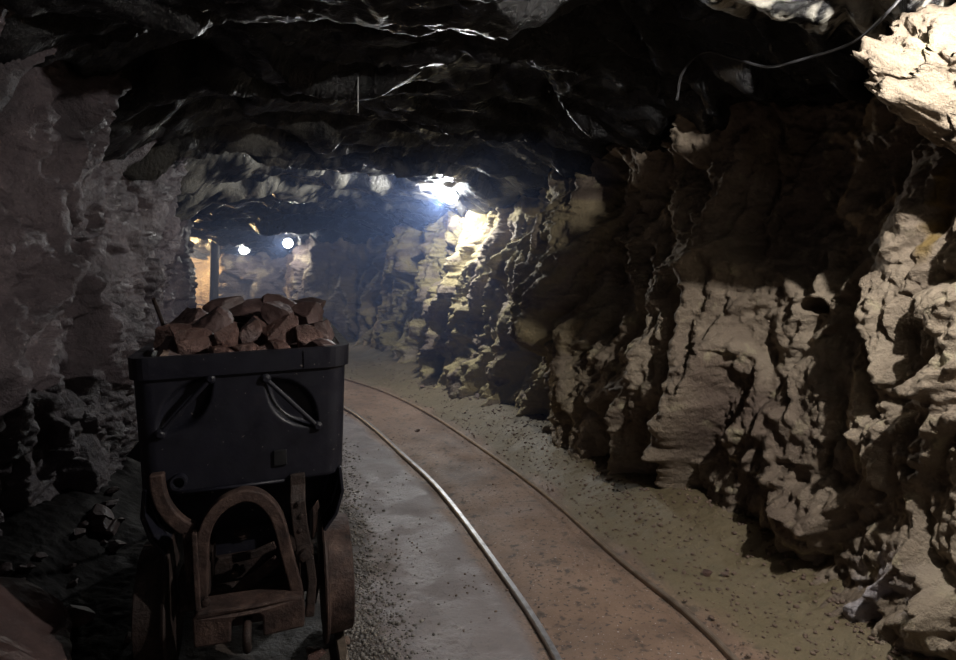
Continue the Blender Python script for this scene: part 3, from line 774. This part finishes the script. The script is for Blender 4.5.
# gravel: far too many to count
def gravel(name, n, sampler, smin, smax, mat, label, seed):
    rng = np.random.RandomState(seed)
    base_v, base_f = ico(1); base_f = np.array(base_f)
    x, y = sampler(rng, n)
    n = len(x)
    z = floor_z(x, y)
    dmin = np.minimum(rail_dist(x, y, NEAR_RAIL), rail_dist(x, y, FAR_RAIL))
    z = z * (0.25 + 0.75 * smooth(0.05, 0.3, dmin))
    size = smin * (smax / smin) ** (rng.rand(n) ** 2.2)
    v = base_v[None] * (1 + 0.35 * (rng.rand(n, len(base_v), 1) - 0.5))
    sc = size[:, None] * np.stack([rng.uniform(.7, 1.2, n), rng.uniform(.7, 1.2, n), rng.uniform(.45, .8, n)], 1)
    v = v * sc[:, None, :]
    a = rng.rand(n) * 6.28; c, s_ = np.cos(a)[:, None], np.sin(a)[:, None]
    v = np.stack([v[..., 0] * c - v[..., 1] * s_, v[..., 0] * s_ + v[..., 1] * c, v[..., 2]], -1)
    v += np.stack([x, y, z + size * 0.15], 1)[:, None, :]
    f = (base_f[None] + (np.arange(n) * len(base_v))[:, None, None]).reshape(-1, 3)
    o = big_mesh(name, v.reshape(-1, 3), f, mat, nper=3, shade=False)
    return tag(o, label, 'gravel', None, 'stuff')
def cart_side(rng, n):
    y = 1.9 + 3.2 * rng.rand(n) ** 1.1
    xc = -0.40 - 0.325 * (y - 2.3)
    x = xc + np.abs(rng.normal(0, .13, n)) - 0.10
    return x, y
def right_verge(rng, n):
    y = 2.0 + 7 * rng.rand(n) ** 1.6
    xfar = np.interp(y, np.array(FAR_RAIL)[:, 1], np.array(FAR_RAIL)[:, 0])
    w = xr(y) - xfar
    x = xfar + 0.05 + w * rng.rand(n) ** 0.7
    return x, y
def track(rng, n):
    y = 1.9 + 6 * rng.rand(n) ** 1.6
    xfar = np.interp(y, np.array(FAR_RAIL)[:, 1], np.array(FAR_RAIL)[:, 0])
    x = xfar - 1.35 * rng.rand(n)
    # clumps
    p = np.stack([x, y, 0 * x], 1); k = fbm(p * 2.3, 3, 77) + 0.25 * rng.rand(n) > 0.20
    return x[k], y[k]
gravel('gravel', 9000, cart_side, .003, .012, M['gravel'], 'dark grey gravel strewn beside the right cart wheel', 41)
gravel('gravel', 5200, right_verge, .003, .014, M['stone'], 'brown grit and small stones along the foot of the right wall', 42)
gravel('gravel', 3800, track, .002, .008, M['stone'], 'scattered dark grit on the dirt between the rails', 43)

# ------------------------------------------------------------------ lamps
bulb_mat = {}
def lamp(name, label, pos, power, color, r, mount, idx):
    p = Vector(pos); m = Vector(mount).normalized()
    h = cast(p, m, 1.2)
    back = h[2] if h else 0.25
    e = empty(name, p)
    tag(e, label, 'lamp', 'electric lamps along the tunnel')
    mb = MB(); mb.lathe(m * (back + .01), -m, [(0, r * 1.3), (.014, r * 1.3), (.018, r * 1.1)], 18); mb.build('base_plate', M['grey_metal'], e)
    mb = MB(); mb.rod(m * (r * 1.6), m * (back + .005), .011, 10); mb.build('stem', M['grey_metal'], e)
    mb = MB(); mb.lathe(m * (r * 1.9), -m, [(0, r * .5), (r * .3, r * .62), (r * 1.15, r * .62)], 16); mb.build('socket', M['black'], e)
    key = tuple(color)
    if key not in bulb_mat: bulb_mat[key] = mat_emit('lit_bulb', color, 60.0)
    mb = MB(); prof = [(-r * .95 , r * .3)] + [(r * math.sin(a), r * math.cos(a)) for a in np.linspace(-1.2, 1.45, 9)]
    mb.lathe((0, 0, 0), -m, prof, 16); b = mb.build('bulb', bulb_mat[key], e, shade=True)
    ld = bpy.data.lights.new('bulb_light', 'POINT'); ld.energy = power; ld.color = color; ld.shadow_soft_size = r * 0.5
    lo = bpy.data.objects.new('bulb_light', ld); col.objects.link(lo); lo.parent = e
    lo.location = -m * (r * 1.75)
    return e
for i, (nm, lab, pos, pw, c, r, mt) in enumerate(LAMPS):
    lamp(nm, lab, pos, pw, c, r, mt, i)

# ------------------------------------------------------------------ cable, wire, props
def on_rock(px, py, off=0.014):
    d = Vector(((px - 478) / 620, 1, (262 - py) / 620)).normalized()
    h = cast((0, 0, CAM_Z), d)
    return h[0] - d * off if h else Vector((0, 0, CAM_Z)) + d * 3
cpx = catmull([(906, -8), (880, 20), (850, 44), (800, 60), (768, 67), (733, 58), (704, 52), (683, 72), (677, 100)], 6)
dd = []
for u_, v_ in cpx:
    h = cast((0, 0, CAM_Z), ((u_ - 478) / 620, 1, (262 - v_) / 620)); dd.append(h[0].y if h else 2.6)
dd = np.array(dd); n_ = len(dd)
dd = np.array([dd[max(0, i - 5):i + 6].min() for i in range(n_)])           # a slack line spans from knob to knob in front of the rock
for _ in range(6): dd = np.convolve(np.pad(dd, 1, mode='edge'), [.25, .5, .25], 'valid')
dd = dd - 0.03
cc = [((u_ - 478) / 620 * d_, d_, CAM_Z + (262 - v_) / 620 * d_) for (u_, v_), d_ in zip(cpx, dd)]
cp = [Vector(c) for c in cc[::6]]
mb = MB(); mb.sweep([Vector(p) for p in cc], circ(.0065, 8), side=(0.3, -0.6, 0.7))
cab = mb.build('power_cable', M['cable'], shade=True)
tag(cab, 'thin grey power cable slung along the top of the right wall', 'cable')
h = cast((0, 0, CAM_Z), Vector(((358 - 478) / 620, 1, (262 - 78) / 620)))
if h:
    p = h[0]; L_ = (113 - 78) / 620 * p.y
    mb = MB(); mb.rod(p + Vector((0, 0, .03)), p - Vector((0, 0, L_)), .0035, 6)
    tag(mb.build('hanging_wire', M['grey_metal']), 'short thin wire hanging straight down from the roof', 'wire')
mb = MB(); mb.rod((-1.58, 3.02, 1.27), (-1.56, 3.85, ground(-1.56, 3.85)), .010, 10)
tag(mb.build('steel_bar', M['dark_rust']), 'thin dark steel bar leaning behind the left rim of the cart', 'bar')
mb = MB()
mb.lathe((-5.17, 12.1, ground(-5.20, 12.1) - .03), (.02, 0, 1), [(0, .095), (.5, .09), (1.0, .080), (1.5, .084), (1.92, .08)], 12)
tag(mb.build('timber_prop', M['timber'], shade=True), 'dark timber prop standing in the lit opening beyond the portal', 'post')

# dusty air deeper in the tunnel
mb = MB(); mb.box((-3.0, 9.7, 1.2), (11.5, 10.2, 3.2))
hz = mb.build('dust_haze', None or M['black'])
hm = bpy.data.materials.new('dust'); hm.use_nodes = True
hn = hm.node_tree.nodes; hn.clear()
ho = hn.new('ShaderNodeOutputMaterial'); hv = hn.new('ShaderNodeVolumeScatter')
hv.inputs['Color'].default_value = (*HAZE['color'], 1); hv.inputs['Density'].default_value = HAZE['density']; hv.inputs['Anisotropy'].default_value = HAZE['aniso']
hm.node_tree.links.new(hv.outputs[0], ho.inputs['Volume'])
hz.data.materials.clear(); hz.data.materials.append(hm)
tag(hz, 'thin bluish dust hanging in the lamplight deeper in the tunnel', 'dust', None, 'stuff')
